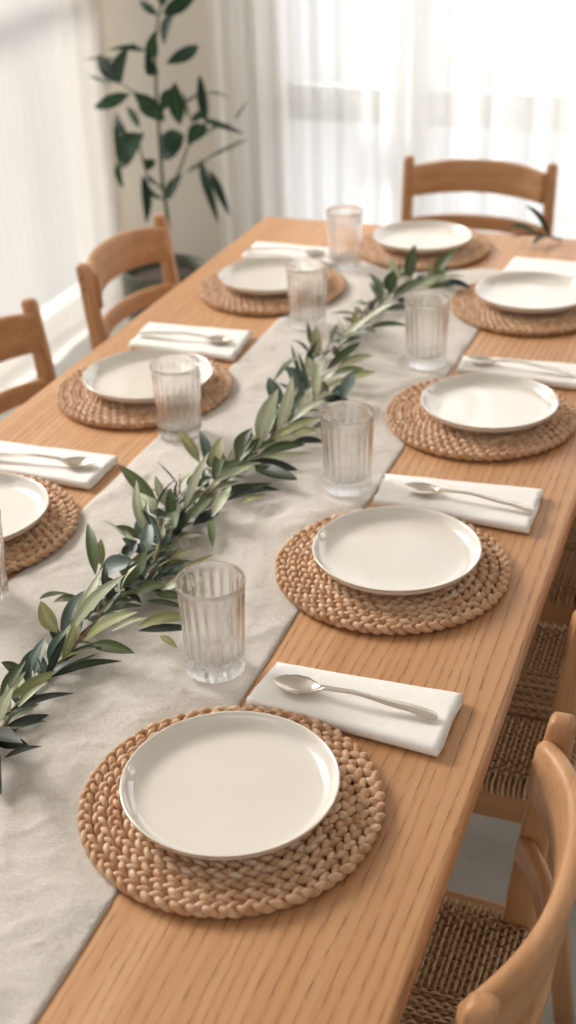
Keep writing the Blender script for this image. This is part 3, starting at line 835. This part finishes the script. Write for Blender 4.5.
def make_chair():
    ch = empty('dining_chair', (0, 0, 0))
    for s in (-1, 1):                         # rear legs run up into the back posts
        mb = MB(); ys = s*.2075
        P = [(-.262, 0, .028), (-.236, .2, .034), (-.212, .42, .040), (-.214, .50, .039), (-.224, .62, .035), (-.240, .752, .030), (-.2415, .762, .0285), (-.242, .7675, .024), (-.2423, .770, .014)]
        pts = [(x, ys, z) for x, z, w in P]; pr = []
        for x, z, w in P: pr.append(tuple(rrect(w, .030*min(1, w/.030), min(w, .030)*.24, 3)))
        sweep(mb, pts, pr, [((1,0,0), (0,1,0))]*len(P)); o = kid(mb.build('back_post', M['post'], ch))
        for zz in (.742, .714):
            mb = MB(); lathe(mb, [(.0005, .0), (.0035, 0), (.0035, .0012), (.0005, .0014)], 12)
            q = len(mb.v) - 48
            xo = -.239 if zz > .73 else -.2355
            for k in range(q, len(mb.v)):
                a, b, c = mb.v[k]; mb.v[k] = (xo + a, ys + s*(.0149 + c), zz + b)
            kid(mb.build('screw_plug', M['screw'], o))
        mb = MB(); P = [(.196, 0, .024), (.190, .435, .034)]
        sweep(mb, [(x, s*.196, z) for x, z, w in P], [tuple(rrect(w, w, .007, 3)) for x, z, w in P], [((1,0,0), (0,1,0))]*2)
        kid(mb.build('front_leg', M['post'], ch))
        mb = MB(); sweep(mb, [(-.198, s*.200, .405), (.176, s*.196, .405)], rrect(.026, .056, .006, 3), [((0,1,0), (0,0,1))]*2); kid(mb.build('side_rail', M['railx'], ch))
        mb = MB(); sweep(mb, [(-.232, s*.204, .19), (.182, s*.196, .19)], rrect(.018, .026, .007, 3), [((0,1,0), (0,0,1))]*2); kid(mb.build('stretcher', M['railx'], ch))
    for x, nm in ((-.216, 'rear_rail'), (.190, 'front_rail')):
        mb = MB(); w = .188 if x < 0 else .176
        sweep(mb, [(x, -w, .400), (x, w, .400)], rrect(.022, .046, .006, 3), [((1,0,0), (0,0,1))]*2); kid(mb.build(nm, M['rail'], ch))
    def bent(name, zc, h, sag, th, arch, xo, tilt, flare=0):
        mb = MB(); pts = []; nr = []; pr = []; K = 28
        for k in range(K+1):
            t = -1 + 2*k/K; y = t*.1945
            # steep at the posts, flat in the middle
            x = xo - sag*(1 - abs(t)**2.4)
            dx = sag*2.4*abs(t)**1.4*(1 if t > 0 else -1)/.1945
            nn = Vector((1, -dx, 0)).normalized(); u = Vector((tilt, 0, 1)).normalized()
            pts.append((x, y, zc + arch*(1-t*t))); nr.append((nn, u))
            hh = h*(1 - flare*abs(t)**4); pr.append(tuple(rrect(th, hh, th*.45, 4)))
        sweep(mb, pts, pr, nr); return kid(mb.build(name, M['rail'], ch))
    bent('top_rail', .702, .094, .060, .022, .012, -.222, -.12, .10)
    bent('lower_rail', .577, .044, .058, .019, .004, -.210, -.10, .10)
    kid(seat_weave().build('woven_seat', M['cord'], ch, colors=True))
    return ch
chair = make_chair()
CH = [(-.375, .985, PI, 'light wood chair at the bottom right corner, nearest the camera'),
      (-.380, 1.650, PI, 'light wood chair with woven seat on the right side, second from the near end'),
      (-.405, 2.172, PI, 'light wood chair at the right photo edge, its leg showing beyond another woven seat'),
      (-1.205, 2.735, 0, 'light wood chair on the left side nearer the potted plant'),
      (-1.205, 2.075, 0, 'light wood chair cut off by the left edge of the photo'),
      (-.783, 3.440, -PI/2, 'light wood chair at the far head of the table before the sheer curtain')]
for i, (x, y, r, lab) in enumerate(CH):
    o = chair if i == 0 else copy_tree(chair)
    o.location = (x, y, 0); o.rotation_euler = (0, 0, r); tag(o, lab, 'chair', 'curved-back wooden chairs around the table')

# ------------------------------------------------------------------ leaves
def leaf(mb, b, t, w, col, side_bias=(0, 0, 1), bend=.12, jit=.35, rnd=random, nseg=9, arch=None):
    b = Vector(b); t = Vector(t); d = t - b; L = d.length; d.normalize()
    up = Vector(side_bias) + Vector((rnd.uniform(-jit, jit), rnd.uniform(-jit, jit), rnd.uniform(-jit, jit)*.5))
    nrm = up - d*up.dot(d)
    if nrm.length < .05: nrm = Vector((0, -1, .2)) - d*Vector((0, -1, .2)).dot(d)
    nrm.normalize(); s = d.cross(nrm)
    ar = arch if arch is not None else L*bend*rnd.uniform(.3, 1.2)
    sw = L*.06*rnd.uniform(-1, 1)
    vs = []; fs = []
    for i in range(nseg+1):
        u = i/nseg; u2 = u
        if u < .06: ww = .06
        else:
            q = (u-.04)/.96; ww = (math.sin(PI*q**.85))**.75*(1 - .15*q) if q < 1 else 0
        ww = max(ww, .04)*w/2
        if i == nseg: ww = w*.01
        c = b + d*(L*u) + nrm*(ar*math.sin(PI*u)) + s*(sw*math.sin(PI*u))
        fold = ww*.22
        vs += [c - s*ww + nrm*fold, c - s*ww*.5 + nrm*fold*.3, c, c + s*ww*.5 + nrm*fold*.3, c + s*ww + nrm*fold]
    for i in range(nseg):
        for k in range(4): a = i*5+k; fs.append((a, a+1, a+6, a+5))
    n0 = len(mb.v); mb.add(vs, fs, 0, col)
    for i in range(nseg+1):                 # pale midrib
        mb.c[n0+i*5+2] = tuple(min(1, x*1.35+.015) for x in col)
LC = {'D': [(38,50,34),(28,40,30),(48,60,38)], 'G': [(84,98,58),(96,108,66),(72,86,50)], 'O': [(150,152,102),(138,142,92),(160,160,116)],
      'S': [(190,194,160),(178,184,152),(200,202,174)], 'B': [(84,102,90),(96,114,102),(74,92,80)]}
def lc(code, rnd): return srgb(*rnd.choice(LC[code]))
def garland():
    g = tag(empty('olive_garland', (-.715, 1.65, T+.003)), 'loose garland of olive branches with green and silvery leaves along the runner', 'garland')
    cx, cy, cz = g.location
    secs = [(-9, 1.26), (1.26, 1.62), (1.62, 2.16), (2.16, 9)]
    rnd = random.Random(8)
    for a, b in secs:
        bk = MB(); lf = MB()
        for st in GARLAND_STEMS:
            my = sum(p[1] for p in st)/len(st)/1000
            if not (a <= my < b): continue
            P = [Vector((p[0]/1000-cx, p[1]/1000-cy, p[2]/1000)) for p in st]; Q = []
            for i in range(len(P)-1):
                for k in range(5):
                    q = P[i].lerp(P[i+1], k/5); Q.append(q + Vector((rnd.uniform(-1,1), rnd.uniform(-1,1), rnd.uniform(-.5,.8)))*.0012)
            Q.append(P[-1]); n = len(Q)
            tube(bk, Q, [.0026*(1-.6*i/n)+.0006 for i in range(n)], 7)
            # twigs and low inner leaves along the stem
            for k in range(2, n, 2):
                q = Q[k]; dr = (Q[k]-Q[k-1]).normalized()
                for s in (-1, 1):
                    if rnd.random() < .15: continue
                    ang = s*rnd.uniform(.35, 1.1); e = Vector((dr.x*math.cos(ang)-dr.y*math.sin(ang), dr.x*math.sin(ang)+dr.y*math.cos(ang), rnd.uniform(-.15, .35)))
                    L = rnd.uniform(.034, .060); tip = q + e*L; tip.z = max(tip.z, .012)
                    if any((tip.xy - Vector((gx-cx, gy-cy))).length < .054 for gx, gy, _ in GL): continue
                    leaf(lf, q, tip, rnd.uniform(.010, .014), lc(rnd.choice('DDGGGOBS'), rnd), rnd=rnd)
                if rnd.random() < .6:
                    e = (Vector((dr.x, dr.y, 0))*rnd.uniform(.3, 1) + Vector((rnd.uniform(-.8,.8), rnd.uniform(-.8,.8), rnd.uniform(.3,1.0)))).normalized()
                    tip = q + e*rnd.uniform(.040, .062)
                    if not any(min((q.xy.lerp(tip.xy, w_/3) - Vector((gx-cx, gy-cy))).length for w_ in range(4)) < .054 for gx, gy, _ in GL):
                        leaf(lf, q, tip, rnd.uniform(.010, .014), lc(rnd.choice('DDDGGOSB'), rnd), rnd=rnd)
                if rnd.random() < .5:
                    e = Vector((dr.x, dr.y, 0)) + Vector((rnd.uniform(-.5,.5), rnd.uniform(-.5,.5), rnd.uniform(.1,.7)))
                    tube(bk, [q, q + e*.012, q + e*.03 + Vector((0,0,.002))], [.0013, .001, .0006], 5)
        for rec in GARLAND_LEAVES:
            y = (rec[1]+rec[4])/2000
            if not (a <= y < b): continue
            B = Vector((rec[0]/1000-cx, rec[1]/1000-cy, rec[2]/1000)); t = Vector((rec[3]/1000-cx, rec[4]/1000-cy, rec[5]/1000))
            t = B + (t-B)*1.22; t.z = max(t.z, .010)
            for gx, gy, _ in GL:
                c2 = Vector((gx-cx, gy-cy)); k = 0
                while k < 12 and min((B.xy.lerp(t.xy, q/4) - c2).length for q in range(5)) < .054:
                    t = B + (t-B)*.85; k += 1
                if (B.xy-c2).length < .054: B = B + Vector((*(B.xy-c2).normalized()*.03, 0)); t = t + Vector((*(B.xy-c2).normalized()*.03, 0))
            if (t-B).length < .026: continue
            leaf(lf, B, t, rec[6]/1000*1.22, lc(rec[7], rnd), side_bias=(.05, -.45, 1), jit=.22, bend=.08, rnd=rnd)
        o = bk.build('branch', M['bark'], g); lf.build('foliage', M['leaf'], o, colors=True)
garland()
s = tag(empty('olive_sprig', (-.50, 3.0, T)), 'small loose olive sprig lying by the far head of the table at right', 'sprig')
bk = MB(); lf = MB(); rnd = random.Random(2)
tube(bk, [(.058, .030, .004), (.036, .014, .014), (.008, .002, .024), (-.02, -.008, .028)], [.0028, .0024, .0018, .001], 7)
for b, t, w, c in (((.03,.012,.018),(-.035,.045,.078),.017,'D'), ((.03,.010,.016),(-.050,-.040,.022),.020,'D'), ((.04,.015,.014),(.006,-.062,.016),.018,'D'),
                   ((.005,.002,.024),(-.060,.0,.045),.015,'G'), ((.03,.012,.018),(.002,.050,.055),.016,'D'), ((-.01,-.004,.027),(-.070,-.022,.034),.014,'D')):
    leaf(lf, b, t, w, lc(c, rnd), rnd=rnd)
bk.build('stem', M['bark'], s); lf.build('foliage', M['leaf'], s, colors=True)

# ------------------------------------------------------------------ potted plant
PX, PY = -1.87, 3.80
pl = tag(empty('potted_plant', (PX, PY, 0)), 'tall leafy green plant in a grey-green pot in the corner behind the left chairs', 'plant')
mb = MB(); lathe(mb, [(.002, 0), (.095, 0), (.105, .006), (.122, .10), (.138, .22), (.142, .300), (.143, .326), (.140, .331), (.134, .328), (.131, .290), (.128, .285)], 64)
pot = mb.build('pot', M['pot'], pl)
mb = MB(); lathe(mb, [(.001, .278), (.10, .278), (.1295, .278), (.1295, .290), (.08, .297), (.001, .300)], 40); mb.build('soil', M['soil'], pot)
mb = MB()
for i, st in enumerate(PLANT_STEMS):
    P = [Vector((p[0]/1000-PX, p[1]/1000-PY, p[2]/1000+T)) for p in st]
    if i == 0: P = [Vector((0, 0, .33))] + P
    tube(mb, P, [(.0075 if i == 0 else .0045)*(1-.6*k/len(P)) for k in range(len(P))], 8)
mb.build('stem', M['stem'], pl)
mb = MB(); rnd = random.Random(6)
PC = [(26,52,36),(22,46,32),(32,60,38),(40,68,40)]
for rec in PLANT_LEAVES:
    B = Vector((rec[0]/1000-PX, rec[1]/1000-PY, rec[2]/1000+T)); t = Vector((rec[3]/1000-PX, rec[4]/1000-PY, rec[5]/1000+T))
    c = srgb(*rnd.choice(PC))
    if rec[6] < 12: c = srgb(84, 100, 78)
    leaf(mb, B, t, rec[6]/1000*1.3, c, side_bias=(.25, -1, .45), jit=.3, bend=.1, rnd=rnd, nseg=12, arch=None if rec[7] <= 8 else rec[7]/1000*.8)
mb.build('foliage', M['houseleaf'], pl, colors=True)

# ------------------------------------------------------------------ light
w = bpy.data.worlds.new('sky'); SC.world = w; w.use_nodes = True; nt = w.node_tree
bg = nt.nodes['Background']; bg.inputs[0].default_value = (.97, .985, 1.0, 1); bg.inputs[1].default_value = WORLD
def area(name, loc, rot, sx, sy, power, col):
    l = bpy.data.lights.new(name, 'AREA'); l.shape = 'RECTANGLE'; l.size = sx; l.size_y = sy; l.energy = power; l.color = col
    o = bpy.data.objects.new(name, l); COL.objects.link(o); o.location = loc; o.rotation_euler = rot; return o
area('daylight_back', (-.2, YB+.45, 1.55), (math.radians(90-8), 0, PI), 3.6, 2.9, P_BACK, (1, .99, .975))
sl = bpy.data.lights.new('hazy_sun', 'SUN'); sl.energy = SUN; sl.angle = math.radians(24); sl.color = (1, .965, .92)
so = bpy.data.objects.new('hazy_sun', sl); COL.objects.link(so); so.location = (-5, 4, 4)
so.rotation_euler = Vector((.80, -.34, -.56)).to_track_quat('-Z', 'Y').to_euler()

# ------------------------------------------------------------------ camera
cam = bpy.data.cameras.new('camera'); co = bpy.data.objects.new('camera', cam); COL.objects.link(co)
R_ = Vector((0.93947, 0.34134, -0.02972)); U_ = Vector((-0.13944, 0.46012, 0.87684)); F_ = Vector((-0.31297, 0.81962, -0.47987))
mt = Matrix((R_, U_, -F_)).transposed().to_4x4(); mt.translation = Vector((0, 0, T + .92984)); co.matrix_world = mt
cam.sensor_width = 36; cam.sensor_fit = 'AUTO'; cam.lens = 1295.36/1024*36; cam.clip_start = .05
cam.dof.use_dof = True; cam.dof.focus_distance = 1.5; cam.dof.aperture_fstop = 3.9; cam.dof.aperture_blades = 0
SC.camera = co
vs_ = SC.view_settings; vs_.view_transform = 'Standard'; vs_.look = 'None'; vs_.gamma = 1; vs_.exposure = EXPO; vs_.use_curve_mapping = False
cy_ = SC.cycles
cy_.use_denoising = True; cy_.max_bounces = 14; cy_.transmission_bounces = 14; cy_.transparent_max_bounces = 16; cy_.diffuse_bounces = 5; cy_.glossy_bounces = 5
cy_.sample_clamp_indirect = 8; cy_.blur_glossy = .5
